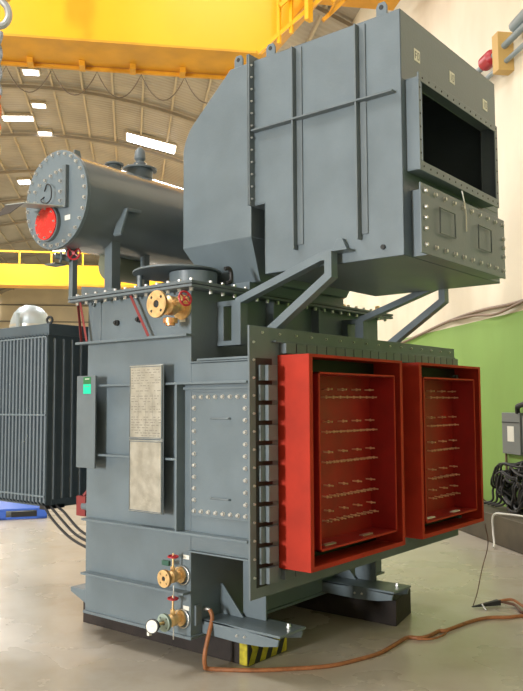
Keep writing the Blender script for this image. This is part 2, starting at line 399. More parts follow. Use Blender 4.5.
# slim cabinet strip with the green label
cb = part('marshalling_strip', MB().box(-.10, -.088, .79, .985, 1.172, 1.79).box(-.088, -.001, .93, .945, 1.19, 1.77), GREYD, bevel=.002)
gl = part('sticker', B(-.102, -.1001, .835, .915, 1.735, 1.782), GLAB, cb); B(-.1025, -.102, .85, .895, 1.766, 1.770).build('sticker_mark', WHITE, cb)
gl2 = part('sticker', B(-.102, -.1001, .835, .915, 1.668, 1.733), GLAB2, cb); gl2['label'] = 'bright green sticker'; B(-.1025, -.102, .85, .895, 1.715, 1.719).build('sticker_mark', INK, cb)
# top flange and cover
part('tank_flange', B(-.10, 2.36, -.10, W+.10, 2.306, 2.322), GREYD)
part('gasket', B(-.09, 2.35, -.09, W+.09, 2.322, 2.328), DARK)
cov = part('tank_cover', B(-.10, 2.36, -.10, W+.10, 2.328, 2.346), GREYD)
yy = lin(-.055, W+.05, 12); xx = lin(.12, 2.3, 20)
bolts(cov, [(-.055, y, 2.346) for y in yy], (0,0,1), 'big')
bolts(cov, [(-.055, y, 2.306) for y in yy], (0,0,-1), 'big')
mb = MB(); bolt_stuff(mb, [(x, -.055, 2.346) for x in xx], (0,0,1), .0125, .022); bolt_stuff(mb, [(x, -.055, 2.306) for x in xx], (0,0,-1), .0125, .022)
part('bolt_row', mb, STEEL, cov, bevel=0)['kind'] = 'stuff'
# box frame on the cover that carries the drum posts
part('cover_frame', MB().prism([(W+.08,2.347),(.70,2.347),(.70,2.38),(W+.08,2.43)], 'x', .0, .45), GREYD)
# copper-red earthing straps and small lugs on the end face
for a, b in (((-.055, 1.02, 2.31), (-.045, .955, 2.03)), ((-.055, .50, 2.31), (-.045, .335, 2.03))):
    part('earthing_strap', MB().beam(a, b, .004, .022, up=(0,1,0)), STRAPR)
part('earthing_strap', MB().beam((-.055, 1.045, 2.31), (-.03, 1.03, 2.03), .022, .004, up=(0,1,0)), STRAPR)
for y, z in ((.683, 2.143), (.465, 2.15), (.93, 2.29)):
    part('threaded_boss', MB().lathe([(.02,0),(.02,.02),(.012,.02),(.012,.035)], (-.001, y, z), (-1,0,0), 10), GREYD if y > .9 else DARK)
# lifting frames + brackets that carry the duct
for bx in (.27, 1.74):
    br = MB()
    th = .035
    br.prism([(-.001,2.25),(-.20,2.25),(-.20,1.965),(-.001,1.965),(-.001,1.995),(-.125,1.995),(-.125,2.215),(-.001,2.215)], 'x', bx-th, bx+th).box(bx-th+.004, bx+th-.004, -.055, -.002, 1.99, 2.22)
    part('jacking_bracket', br)
    arm = MB().prism([(-.155,2.215),(-.81,2.422),(-.835,2.422),(-.835,2.345),(-.36,2.03),(-.385,1.985),(-.885,2.32),(-.885,2.472),(-.81,2.472),(-.155,2.262)], 'x', bx-.033, bx+.033)
    part('support_arm', arm)
    lx = bx+.035 if bx < 1 else 1.70
    part('support_lug', MB().box(min(bx-.02, lx), max(bx+.02, .34 if bx < 1 else lx), -.98, -.80, 2.47, 2.482).prism([(-.95,2.482),(-.85,2.482),(-.88,2.55),(-.92,2.55)], 'x', (.30 if bx<1 else 1.71), (.338 if bx<1 else 1.735)))
for x in (.75, 1.3):
    part('wall_stiffener', B(x-.008, x+.008, -.07, -.001, 1.86, 2.30))
# feet
for fx in (.10, 1.40):
    ft = MB()
    prof = [(0,.20),(-.30,.195),(-.47,.205),(-.58,.225),(-.59,.262),(-.36,.272),(-.2,.285),(0,.285)]
    ft.prism(prof, 'x', fx, fx+.014).prism(prof, 'x', fx+.225, fx+.239)
    ft.box(fx, fx+.25, -.60, 0, .272, .286)
    f = part('foot', ft)
    part('gusset', MB().prism([(-.0,.286),(-.19,.286),(-.02,.47),(0,.47)], 'x', fx+.165, fx+.177), GREY, f)
    part('post', MB().box(fx+.2, fx+.214, -.34, -.16, .286, .71), GREY, f)
    bolts(f, [(fx+.19, -.52, .286)], (0,0,1), 'big'); bolts(f, [(fx, -.28, .235), (fx, -.34, .238)], (-1,0,0), 'tiny')
    part('foot', MB().box(fx-.045, fx+.24, W, W+.21, .30, .32).prism([(W,.22),(W+.02,.22),(W+.21,.29),(W+.21,.32),(W,.32)], 'x', fx-.06, fx-.046))
# earthing boss on the long side
part('earthing_plate', B(.03, .08, -.016, -.001, .26, .38), GREYD)
part('earthing_bolt', MB().lathe([(.014,0),(.014,.03),(.007,.03),(.007,.055)], (.12, -.001, .345), (0,-1,0), 8), STEEL)

# big terminal flange plate
XP0, XP1, YP = -.056, 2.646, -.5
fp = part('terminal_flange', B(XP0, XP1, YP-.014, YP, .50, 2.045), GREYD, bevel=.0015)
bolts(fp, [(XP0+.035, YP-.014, z) for z in lin(.62, 1.95, 14)], (0,-1,0), 'tiny')
bolts(fp, [(x, YP-.014, 2.01) for x in lin(.06, 2.55, 16)], (0,-1,0), 'tiny')
zc = .575
part('gap_shade_strip', B(-.002, .15, -.5155, YP-.014, .56, 1.86), BLACK, bevel=0)  # black backing strip, stands in for the shade in the gaps between clamps
for i in range(11):
    z0 = zc+i*.1155; m = MB().box(.022, .064, -.53, YP-.014, z0, z0+.090).box(.064, .148, -.556, YP-.014, z0, z0+.090)
    part('clamp', m, GREYD, bevel=.002).__setitem__('label', 'short grey clamp in the column beside the red box')
for i in range(22):
    x0 = .225+i*.1085; m = MB().box(x0, x0+.10, -.565, YP-.014, 1.893, 1.955)
    part('clamp', m, GREYD, bevel=.002).__setitem__('label', 'short grey clamp in the row above the red boxes')
part('clamp_rail', B(.15, 2.60, -.545, YP-.014, 1.957, 1.968), GREYD)
for i in range(11):
    z0 = zc+i*.1155; part('clamp', MB().box(2.64-.06, 2.64, -.556, YP-.014, z0, z0+.095), GREYD, bevel=.002)
for i in range(22):
    x0 = .225+i*.1085; part('clamp', MB().box(x0, x0+.10, -.545, YP-.014, .57, .628), GREYD, bevel=.002)

# red terminal boxes
stud_me = None
def redbox(xa, xb, ia, ib, lab, cols8, cols4, rows):
    z0, z1, y0, y1 = .638, 1.884, -.74, YP-.014; t = .012
    o = MB().box(xa, xa+t, y0, y1, z0, z1).box(xb-t, xb, y0, y1, z0, z1).box(xa+t, xb-t, y0, y1, z0, z0+t).box(xa+t, xb-t, y0, y1, z1-t, z1)
    ob = part('terminal_box', o, RED, bevel=.0015); ob['label'] = lab
    # front lips of the shell
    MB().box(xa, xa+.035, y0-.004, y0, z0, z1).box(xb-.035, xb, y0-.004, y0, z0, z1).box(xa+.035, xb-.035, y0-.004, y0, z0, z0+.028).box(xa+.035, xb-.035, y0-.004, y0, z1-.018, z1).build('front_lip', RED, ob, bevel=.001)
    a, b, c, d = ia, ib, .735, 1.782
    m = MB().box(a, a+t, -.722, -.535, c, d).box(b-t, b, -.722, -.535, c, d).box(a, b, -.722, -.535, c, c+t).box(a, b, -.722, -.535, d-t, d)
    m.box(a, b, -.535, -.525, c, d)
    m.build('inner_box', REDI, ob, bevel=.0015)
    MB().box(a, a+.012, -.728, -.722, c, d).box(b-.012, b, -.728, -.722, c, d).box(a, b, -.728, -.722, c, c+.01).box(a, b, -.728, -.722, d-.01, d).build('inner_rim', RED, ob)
    B(xa+t, xb-t, -.524, YP-.0141, z0+t, z1-t).build('back_board', BLACK, ob)
    global stud_me
    if stud_me is None:
        q = MB().lathe([(.005,0),(.005,.035),(.009,.035),(.009,.044),(.005,.044),(.005,.07)], (0,0,0), (0,-1,0), 6)
        stud_me = bpy.data.meshes.new('terminal_stud'); stud_me.from_pydata(q.v, [], q.f); stud_me.materials.append(mat('stud_brass', (.95,.80,.55), .3, .7))
    for zu, zl in rows:
        for x, z in [(x, zu) for x in cols4]+[(x, zl) for x in cols8]:
            s = bpy.data.objects.new('terminal_stud', stud_me); C.objects.link(s); s.parent = ob; s.location = Vector((x, -.535, z))-T.location
    for x in (a+.12, a+.55) : B(x, x+.12, -.68, -.65, c+t, c+t+.008).build('label_strip', WHITE if xa > 1 else STEEL, ob)
    return ob
rows = [(1.685,1.635),(1.48,1.415),(1.29,1.225),(1.08,1.012),(.925,.862)]
redbox(.206, 1.314, .325, 1.235, 'left red terminal box, lit on its outer side', lin(.63, 1.20, 8), lin(.65, 1.16, 4), rows)
redbox(1.564, 2.634, 1.655, 2.545, 'right red terminal box', lin(2.08, 2.50, 5), lin(2.08, 2.46, 3), rows)

# ---------------- duct
dx0, dx1, dy, dz0, dz1 = .339, 1.70, -1.30, 2.41, 3.82
t = .008
d = MB()
sidep = [(-.325,dz0),(dy,dz0),(dy,dz1),(-.222,dz1),(-.222,2.87),(-.325,2.87)]
d.prism(sidep, 'x', dx0, dx0+t).prism(sidep, 'x', dx1-t, dx1)
d.box(dx0, dx1, dy, -.325, dz0, dz0+t).box(dx0, dx1, dy, -.222, dz1-t, dz1).box(dx0, dx1, -.325, -.317, dz0, 2.87).box(dx0, dx1, -.325, -.222, 2.862, 2.87).box(dx0, dx1, -.235, -.222, 2.87, dz1)
ox0, ox1, oz0, oz1 = .362, 1.405, 2.925, 3.375
d.box(dx0, dx1, dy, dy+t, oz1+.038, dz1).box(dx0, dx1, dy, dy+t, dz0, oz0-.03).box(dx0, ox0+.03, dy, dy+t, oz0-.03, oz1+.038).box(ox1+.038, dx1, dy, dy+t, oz0-.03, oz1+.038)
du = part('bus_duct_box', d, GREY, bevel=.004)
nk = MB()
ha, hb_, hc, hd = ox0+.03, ox1+.038, oz0-.03, oz1+.038
nk.box(ha-.008, ha, dy-.1, dy, hc, hd).box(hb_, hb_+.006, dy-.1, dy, hc, hd).box(ha-.008, hb_+.006, dy-.1, dy, hc-.006, hc).box(ha-.008, hb_+.006, dy-.1, dy, hd, hd+.006)
nk.box(ox0-.025, ox0, dy-.108, dy-.0985, oz0+.0005, oz1-.0005).box(ox1, ox1+.045, dy-.108, dy-.0985, oz0+.0005, oz1-.0005)
nk.box(ox0-.025, ox1+.045, dy-.108, dy-.0985, oz0-.055, oz0).box(ox0-.025, ox1+.045, dy-.108, dy-.0985, oz1, oz1+.045)
wf = part('window_flange', nk, GREY, du)
mb = MB()
fl = [(x, dy-.108, z) for z in (oz0-.028, oz1+.022) for x in lin(ox0+.02, ox1+.02, 14)]+[(x, dy-.108, z) for x in (ox0-.012, ox1+.022) for z in lin(oz0+.04, oz1-.04, 6)]
for p in fl: mb.lathe([(.006,0),(.006,.002)], p, (0,-1,0), 8)
part('bolt_hole', mb, DARK, du, bevel=0)['kind'] = 'stuff'
ap = part('access_panel', MB().box(.335, 1.525, dy-.108, dy-.098, dz0, 2.80).box(.43, 1.50, dy-.098, dy, dz0+.002, 2.79), GREY, du, bevel=.002)
pts = [(x, dy-.108, z) for z in (dz0+.05, 2.76) for x in lin(.38, 1.48, 10)]+[(x, dy-.108, z) for x in (.38, 1.49) for z in lin(dz0+.14, 2.67, 3)]
bolts(du, pts, (0,-1,0), 'mid')
for cx, cz in ((.63, 2.62), (1.16, 2.615)):
    a = .098; b = .072; y = dy-.125
    MB().tube([(cx-a,y,cz-b),(cx+a,y,cz-b),(cx+a,y,cz+b),(cx-a,y,cz+b)], .005, 6, True).build('lifting_handle', GREYD, du)
# text-free stickers on the fascia (small marks, unreadable)
for cx, cz in ((.535,3.61),(1.005,3.635),(1.52,3.615)):
    s = B(cx-.036, cx+.036, dy-.002, dy, cz-.036, cz+.036).build('sticker', WHITE, du)
    g = MB()
    if cx < .8: g.box(cx-.026, cx-.020, dy-.003, dy-.002, cz-.022, cz+.022).box(cx-.020, cx-.004, dy-.003, dy-.002, cz+.016, cz+.022).box(cx-.020, cx-.008, dy-.003, dy-.002, cz-.003, cz+.003)
    else: g.box(cx-.018, cx-.012, dy-.003, dy-.002, cz-.022, cz+.022)
    g.box(cx+.004, cx+.009, dy-.003, dy-.002, cz-.022, cz+.022).box(cx+.022, cx+.027, dy-.003, dy-.002, cz-.018, cz+.018).box(cx+.009, cx+.024, dy-.003, dy-.002, cz+.017, cz+.022).box(cx+.009, cx+.024, dy-.003, dy-.002, cz-.022, cz-.017)
    g.build('sticker_mark', INK, du)
for y in (-.57, -1.025):      # upright angle ribs on the side
    part('rib', MB().box(dx0-.045, dx0-.0005, y-.006, y+.006, 2.53, dz1-.02).box(dx0-.008, dx0-.0005, y-.05, y-.006, 2.56, dz1-.02), GREYD, du)
part('rib', MB().box(dx0-.048, dx0-.0005, -1.265, -.245, 3.335, 3.347), GREYD, du)
sf = part('seam_flange', MB().box(dx0-.05, dx1+.05, -.222, -.212, 2.86, dz1+.03).box(dx0-.05, dx1+.05, -.235, -.225, 2.86, dz1+.03), GREYD, du)
bolts(du, [(dx0-.03, -.235, z) for z in lin(2.9, 3.78, 12)], (0,-1,0), 'tiny')
for y in (-.10, -.37, -1.18):
    lg = MB().prism([(y-.035,dz1-.02),(y+.035,dz1-.02),(y+.035,dz1+.05),(y+.02,dz1+.075),(y-.02,dz1+.075),(y-.035,dz1+.05)], 'x', dx0+.002, dx0+.016)
    l_ = part('lifting_lug', lg, GREY, du); MB().lathe([(.014,0),(.014,.02)], (dx0-.001, y, dz1+.045), (1,0,0), 12).build('lug_eye', DARK, du)
MB().lathe([(.014,0),(.014,.012)], (dx0-.001, -1.17, 2.47), (-1,0,0), 10).build('plug', DARK, du)
# elbow
el = MB().prism([(-.205,2.664),(-.205,dz1),(-.03,dz1),(.30,3.535),(.345,3.49),(.385,3.42),(.406,3.35),(.406,2.66)], 'x', dx0, dx1)
elb = part('duct_elbow', el, GREY, T, bevel=.006)
part('duct_transition', MB().hexa([(.50,-.15,2.40),(1.55,-.15,2.40),(1.55,.30,2.40),(.50,.30,2.40)], [(dx0,-.205,2.664),(dx1,-.205,2.664),(dx1,.406,2.664),(dx0,.406,2.664)]).box(.46, 1.6, -.09, .32, 2.346, 2.40), GREY, elb, bevel=.002)
# ---------------- turret / manhole on the cover in front of the elbow
mx, my = .24, .42
tr = part('manhole_neck', MB().lathe([(.16,0),(.16,.12)], (mx+.03, my-.18, 2.346), (0,0,1), 32), GREY)
part('manhole_cover', MB().lathe([(.30,0),(.30,.012)], (mx, my-.06, 2.468), (.02,.02,1), 40), GREYD, tr)
part('manhole_neck', MB().lathe([(.02,0),(.02,.17)], (mx-.14, my+.16, 2.346), (0,0,1), 10), GREY)
part('manhole_disc', MB().lathe([(.17,0),(.17,.012)], (mx-.02, my+.12, 2.40), (-.25,.10,1), 36), GREYD, tr)
part('hose_loop', MB().tube(spline([(.20,-.10,2.45),(.23,-.11,2.455),(.25,-.11,2.43),(.25,-.11,2.38),(.22,-.10,2.36)],6), .014, 8), BLACK)
part('drain_fitting', MB().lathe([(.05,0),(.05,.015),(.02,.02),(.025,.06),(.045,.065),(.045,.075),(.012,.08),(.012,.13)], (1.62,-.04,2.346), (0,0,1), 14), BRASS)
part('drain_fitting', MB().lathe([(.035,0),(.035,.03),(.02,.03),(.02,.06)], (2.2,-.04,2.346), (0,0,1), 12), BRASS)

# ---------------- conservator drum
cy, cz, R = 1.16, 3.035, .352
cs = part('conservator', MB().lathe([(R-.02,0),(R-.02,2.1)], (-.14, cy, cz), (1,0,0), 64), GREYG, bevel=0)
cap = part('end_flange', MB().lathe([(R,0),(R,.028)], (-.17, cy, cz), (1,0,0), 64), GREY, cs, bevel=.002)
ring = [(-.17, cy+(R-.025)*math.cos(a), cz+(R-.025)*math.sin(a)) for a in [2*PI*(i+.5)/28 for i in range(28)]]
bolts(cs, ring, (-1,0,0), 'mid')
# hatch on the cap: a plate with an arc of bolts, upright bar and wire handle
part('hatch', MB().prism([(cy+.24,cz+.10),(cy+.17,cz+.165),(cy+.08,cz+.20),(cy-.02,cz+.215),(cy-.09,cz+.215),(cy-.09,cz-.05),(cy+.24,cz-.05)], 'x', -.178, -.17), GREY, cs)
bolts(cs, [(-.178, cy+.225, cz+.09), (-.178, cy+.17, cz+.13), (-.178, cy+.105, cz+.155), (-.178, cy+.04, cz+.175), (-.178, cy-.02, cz+.19), (-.178, cy-.07, cz+.195),
             (-.178, cy-.07, cz+.12), (-.178, cy-.07, cz+.045), (-.178, cy-.07, cz-.02), (-.178, cy+.22, cz+.01)], (-1,0,0), 'mid')
part('bar', B(-.20, -.17, cy-.15, cy-.11, cz-.08, cz+.22), GREYD, cs)
part('handle', MB().tube(spline([(-.178,cy+.12,cz+.08),(-.20,cy+.06,cz+.115),(-.21,cy,cz+.08),(-.21,cy,cz+.0),(-.21,cy+.06,cz-.025),(-.20,cy+.13,cz+.01),(-.178,cy+.12,cz+.04)],5), .005, 6), BLACK, cs)
part('rain_hood', MB().hexa([(-.17,cy-.15,cz-.075),(-.17,cy+.17,cz-.04),(-.44,cy+.20,cz-.06),(-.44,cy-.02,cz-.08)], [(-.17,cy-.15,cz-.068),(-.17,cy+.17,cz-.033),(-.44,cy+.20,cz-.053),(-.44,cy-.02,cz-.073)]), mat('hood_pale', (.34,.37,.34), .4), cs)
part('hood_flap', MB().hexa([(-.44,cy-.02,cz-.08),(-.44,cy+.20,cz-.06),(-.50,cy+.22,cz-.15),(-.50,cy+.05,cz-.15)], [(-.435,cy-.02,cz-.08),(-.435,cy+.20,cz-.06),(-.495,cy+.22,cz-.15),(-.495,cy+.05,cz-.15)]), BLACK, cs)
gy, gz = cy+.062, cz-.165
part('level_gauge', MB().lathe([(.128,0),(.128,.03)], (-.17, gy, gz), (-1,0,0), 36), GREYD, cs)
part('gauge_face', MB().lathe([(.118,0),(.118,.010)], (-.20, gy, gz), (-1,0,0), 36), GLASS, cs)
bolts(cs, [(-.210, gy+.102*math.cos(a), gz+.102*math.sin(a)) for a in [2*PI*i/8 for i in range(8)]], (-1,0,0), 'tiny')
part('sticker', B(-.173, -.17, cy-.17, cy-.11, cz-.165, cz-.13), WHITE, cs)
# fittings above and below the drum
mnh = part('drum_manhole', MB().lathe([(.10,0),(.10,.07),(.135,.07),(.135,.085)], (.62, cy, cz+R-.03), (0,0,1), 36), GREY, cs)
bolts(cs, [(.62+.118*math.cos(a), cy+.118*math.sin(a), cz+R+.055) for a in [2*PI*i/10 for i in range(10)]], (0,0,1), 'tiny')
part('breather_bell', MB().lathe([(.03,0),(.05,.02),(.05,.045),(.03,.06),(.045,.08),(.04,.14),(.02,.17)], (.62, cy, cz+R+.055), (0,0,1), 20), GREYD, cs)
part('drum_nozzle', MB().lathe([(.05,0),(.05,.05),(.07,.05),(.07,.065)], (.36, cy, cz+R-.03), (0,0,1), 24), GREYD, cs)
part('drum_lug', MB().prism([(-.03,cz+R-.03),(.05,cz+R-.03),(.035,cz+R+.05),(-.015,cz+R+.05)], 'y', cy-.006, cy+.006), GREY, cs)
for px_, py_, sz in ((.215, 1.0, .040), (.02, 1.20, .022)):
    pz = cz-math.sqrt(max(.01, (R-.02)**2-(py_-cy)**2))-.0
    part('drum_post', B(px_-sz, px_+sz, py_-sz, py_+sz, 2.347, pz+.04), GREY)
part('saddle', MB().prism([(.12,2.78),(.18,2.96),(.30,2.97),(.30,2.99),(.17,2.985),(.105,2.79)], 'y', cy-R-.02+.0, cy-R+.06), GREY)
part('drum_post', B(1.3, 1.36, 1.0, 1.06, 2.347, 2.80), GREY); part('drum_post', B(.55, .60, 1.02, 1.07, 2.347, 2.78), GREY)
vz = 2.64
part('drum_valve', MB().cyl((-.01,1.20,vz),( -.10,1.25,vz+.02),.022,12).lathe([(.04,0),(.04,.012)], (-.06,1.23,vz+.01), (-1,.5,0), 16).box(-.14,-.04,1.2,1.32,vz-.05,vz-.04).cyl((-.03,1.2,vz+.02),(-.03,1.2,vz+.10),.018,10), GREYD)
def handwheel(c, d, r, parent, m=WHEEL, name='handwheel'):
    w = MB().ring(c, d, r, r*.16, 24, 6); D = Vector(d).normalized(); u = D.orthogonal().normalized(); v = D.cross(u); c = Vector(c)
    for i in range(4):
        a = PI/2*i; w.tube([c, c+(u*math.cos(a)+v*math.sin(a))*r], r*.11, 6)
    w.lathe([(r*.28,-r*.2),(r*.28,r*.25)], c, D, 10)
    return w.build(name, m, parent)
handwheel((-.02, 1.14, 2.675), (-1,-.6,0), .045, T)
part('buchholz_relay', MB().lathe([(.13,0),(.13,.30)], (.42, 1.28, 2.68), (1,0,0), 28), mat('olive_enamel', (.16,.18,.13), .5))
part('relay_pipe', MB().tube([(.5,1.28,2.55),(.5,1.28,2.42),(.5,1.1,2.36)], .03, 10), GREYD)

# ---------------- valves on the end face
def gate_valve(y, z, xd, R, wheel, stem_d, lab, fcol, tilt=0):
    """axis along -x: wall flange, body, outer flange with bolt holes; wheel: centre of the handwheel"""
    b = MB().lathe([(R*.95,0),(R*.95,.012),(R*.5,.014),(R*.45,xd*.3),(R*.72,xd*.38),(R*.72,xd*.62),(R*.45,xd*.7),(R*.5,xd-.016),(R*.5,xd-.014)], (-.001, y, z), (-1,0,0), 24)
    v = part('valve', b, BRASS, bevel=0); v['label'] = lab
    f = MB().lathe([(R*.28,0),(R*.28,.006),(R,.006),(R,-.012),(R*.3,-.012)], (-xd, y, z), (-1,0,0), 32, cap=False)
    f.lathe([(R,-.014),(R,.004),(R*.30,.004),(R*.30,-.014)], (-xd, y, z), (-1,0,0), 32, cap=False)
    f.build('valve_flange', fcol, v)
    h = MB().lathe([(R*.27,0),(R*.27,.003)], (-xd+.002, y, z), (-1,0,0), 16)
    for k in range(4):
        a = PI/4+PI/2*k; h.lathe([(R*.11,0),(R*.11,.002)], (-xd-.004, y+R*.7*math.cos(a), z+R*.7*math.sin(a)), (-1,0,0), 10)
    h.build('bore', DARK, v)
    w = Vector(wheel); base = Vector((-xd*.5, y, z)); 
    MB().tube([base, base.lerp(w, .5)], R*.28, 10).build('bonnet', BRASS, v); MB().tube([base.lerp(w,.4), w+(w-base).normalized()*.02], .006, 8).build('stem', BRASS, v)
    handwheel(w, w-base, R*.52 if R > .06 else .030, v)
    return v
v1 = gate_valve(.075, 2.20, .22, .083, (-.14, -.085, 2.228), 0, 'large brass gate valve under the cover corner', BRASS)
part('valve_blank', MB().lathe([(.045,0),(.045,.03),(.03,.03),(.03,.045)], (-.12, .06, 2.12), (0,0,-1), 20), COPPER, v1, bevel=0)
v2 = gate_valve(.085, .557, .14, .052, (-.075, .075, .678), 0, 'upper brass drain valve', BRASS)
part('lever', B(-.09, -.07, .10, .16, .62, .65), mat('green_lever', (.03,.10,.07), .5), v2)
part('drip_pipe', MB().tube([(-.10,.045,.52),(-.10,.045,.44)], .004, 6), STEEL, v2)
v3 = gate_valve(.085, .30, .14, .052, (-.075, .075, .43), 0, 'lower brass drain valve with a pale flange', mat('pale_green_flange', (.30,.38,.32), .45))
part('drip_pipe', MB().tube([(-.10,.045,.27),(-.10,.045,.20)], .004, 6), STEEL, v3)
part('washer_ring', MB().ring((-.012,.06,.557), (1,0,0), .055, .004, 28, 6), STEEL, v2); part('washer_ring', MB().ring((-.012,.06,.30), (1,0,0), .055, .004, 28, 6), STEEL, v3)
gd = Vector((-1,-.35,.12)).normalized(); gc = Vector((-.23, .085, .30))
g = part('pressure_gauge', MB().lathe([(.036,-.02),(.042,0),(.042,.012)], gc, gd, 28), BLACK, bevel=0)
MB().lathe([(.036,0),(.036,.003)], gc+gd*.011, gd, 28).build('dial', WHITE, g)
MB().beam(gc+gd*.015+Vector((0,.018,.0)), gc+gd*.015+Vector((0,-.016,.006)), .003, .001).build('needle', INK, g)
MB().tube([gc-gd*.02, (-.14,.085,.30)], .009, 8).build('connector', BRASS, g); B(-.245,-.225,.10,.118,.245,.268).build('tag', WHITE, g)
for y, z in ((.082, 2.12), (.045, .668), (.045, .365)):
    part('valve_tag', B(-.004, -.001, y-.035, y+.015, z-.013, z+.013), WHITE)

# ---------------- radiator bank on the far side
rad = part('radiator_bank', MB().box(.03, .56, 1.49, 3.18, 2.115, 2.20), FING); B(.08, .5, 1.50, 3.18, .84, .90).build('bottom_rail', FING, rad)
m0 = MB()
for i in range(24):
    y = 1.505+i*.0455
    f = MB().prism([(.03,.87),(.05,.855),(.54,.855),(.56,.87),(.56,2.13),(.03,2.13)], 'y', y, y+.012)
    if i == 0:
        for x in lin(.10, .50, 6): f.prism([(x-.018,y),(x-.008,y-.012),(x+.008,y-.012),(x+.018,y)], 'z', .90, 2.09)
    f.lathe([(.016,0),(.016,1.22)], (.03, y+.006, .88), (0,0,1), 8)
    f.build('fin', FING, rad)
for z in (2.10, 1.52, .925): B(.012, .03, 1.50, 2.62, z-.006, z+.006).build('cross_bar', GREY, rad, bevel=.001)
part('lifting_eye', MB().ring((.10,1.58,2.235), (1,.3,0), .024, .010, 20, 8), DARK, rad)
part('radiator_header', MB().tube([(.5,1.52,2.16),(.5,W,2.16)], .05, 16), GREY); part('radiator_header', MB().tube([(.5,1.52,.95),(.5,W,.95)], .05, 16), GREY)
bv = part('radiator_valve', MB().box(.12, .155, 1.16, 1.26, .80, .94).tube([(.14,1.2,.94),(.17,1.18,.985)], .014, 8), STRAPR)
part('valve_pipe', MB().tube([(.14,1.2,.87),(.14,W,.87)], .03, 14), GREY)
for k in range(3):
    part('control_cable', MB().tube(spline([(.02+.05*k,1.50,.855),(.02+.05*k,1.40,.77+.02*k),(.05+.05*k,1.25,.66+.015*k),(.08+.05*k,1.1,.60+.02*k),(.10+.05*k,W,.58+.03*k)],6), .010, 8), BLACK)
part('cable_clamp', B(.02, .20, 1.5, 1.56, .83, .86), BLACK)

# ------------------------------------------------------------------ timber sleepers under the tank
sl1 = thing('timber_sleeper', (.46, .5, 0), 'dark timber beam on the floor with a yellow and black striped end', 'beam', 'beams under the transformer')
B(.27, .66, -.22, 1.36, 0, .184).build('beam', TIMBER, sl1, bevel=.006)
m = MB(); yb = -.226
for i in range(4):
    a = .27+i*.11; m.prism([(a,.005),(min(a+.055,.66),.005),(min(a+.10,.66),.09),(min(a+.055,.66),.18),(a,.18),(a+.04,.09)], 'y', yb, -.2201)
m.box(.264, .2699, -.22, -.16, .004, .18)
m.build('stripe', YELST, sl1)
B(.27, .66, -.2255, -.2201, .002, .182).build('end_plate', BLACK, sl1)
sl2 = MB().hexa([(1.57,-.52,0),(1.96,-.43,0),(1.96,1.2,0),(1.57,1.2,0)], [(1.57,-.52,.184),(1.96,-.43,.184),(1.96,1.2,.184),(1.57,1.2,.184)]).build('timber_sleeper', TIMBER, None, bevel=.006)
tag(sl2, 'dark timber beam under the far foot of the transformer', 'beam', 'beams under the transformer')

# ------------------------------------------------------------------ things on the floor
r = .013
pts = [(.12,-.045,.345),(.115,-.07,.30),(.07,-.085,.22),(.03,-.09,.12),(.035,-.085,.04),(.075,-.09,r),(.20,-.29,r),(.36,-.46,r),(.56,-.626,r),(.78,-.705,r),(.957,-.742,r),(1.18,-.732,r),(1.35,-.725,r),(1.40,-.80,r),(1.50,-.825,r),(1.618,-.826,r),(1.674,-.86,r),(1.966,-.90,r),(2.151,-.966,r),(2.251,-1.075,r),(2.40,-1.20,r),(2.6,-1.6,r),(2.9,-2.2,r)]
tag(MB().tube(spline(pts, 8), r, 8).build('welding_cable', ORHOSE), 'rust-orange cable clipped to the transformer foot, trailing across the floor', 'cable')
pts = [(1.36,-.79,r),(1.42,-.865,r),(1.52,-.89,r),(1.60,-.885,r)]
tag(MB().tube(spline(pts, 6), .007, 8).build('cable_offcut', ORHOSE), 'short thin cable end lying against the bend of the orange cable', 'cable')
ec = thing('welding_clamp', (2.5,-.85,0), 'dark welding clamp lying at the back of the orange cable', 'clamp')
MB().hexa([(2.36,-.74,.012),(2.56,-.86,.01),(2.55,-.90,.01),(2.36,-.75,.01)], [(2.36,-.74,.018),(2.56,-.86,.05),(2.55,-.90,.05),(2.36,-.75,.018)]).build('upper_jaw', BLACK, ec)
MB().tube([(2.42,-.80,.03),(2.36,-.86,.004)], .007, 6).build('lower_jaw', STEEL, ec)
MB().tube(spline([(2.55,-.88,.04),(2.62,-.96,.05),(2.58,-1.05,.03),(2.50,-1.14,.018),(2.46,-1.22,.013),(2.6,-1.5,.013)],6), .011, 8).build('lead', ORHOSE, ec)
MB().tube(spline([(2.55,-.88,.04),(2.60,-.98,.02),(2.54,-1.04,.013),(2.44,-1.12,.013),(2.50,-1.3,.013)],6), .011, 8).build('lead', BRCAB, ec)
tag(MB().tube(spline([(2.62,-.755,.62),(2.66,-.76,.45),(2.62,-.72,.25),(2.50,-.73,.10),(2.38,-.745,.02)],8), .004, 6).build('earth_wire', BRCAB), 'thin dark wire from the right red box corner down to the floor', 'wire')
tag(MB().tube(spline([(.86,dy-.112,2.86),(.87,dy-.115,2.83),(.90,dy-.116,2.74),(.905,dy-.116,2.62)],6), .0035, 6).build('string', WHITE), 'short white string tied to the duct window flange', 'string')

# blue pallet behind
pt = thing('plastic_pallet', (2.9, 6.6, 0), 'bright blue plastic pallet on the floor beneath the radiator bank', 'pallet')
m = MB().box(-.62,.62,-.52,.52,.12,.15)
for x in (-.55, 0, .55): m.box(x-.07, x+.07, -.52, .52, 0, .12)
m.box(-.62,.62,-.52,-.50,.0,.035)
M = Matrix.Translation((3.27-.62*.84+.52*.545, 5.96+.62*.545+.52*.84, 0)) @ Matrix.Rotation(math.radians(-33), 4, 'Z')
m.build('deck', BLUE, pt, bevel=.006, M=M)
[B(a,a+.34,-.523,-.52,.035,.105).build('fork_slot', BLACK, pt, M=M) for a in (-.48,.14)]
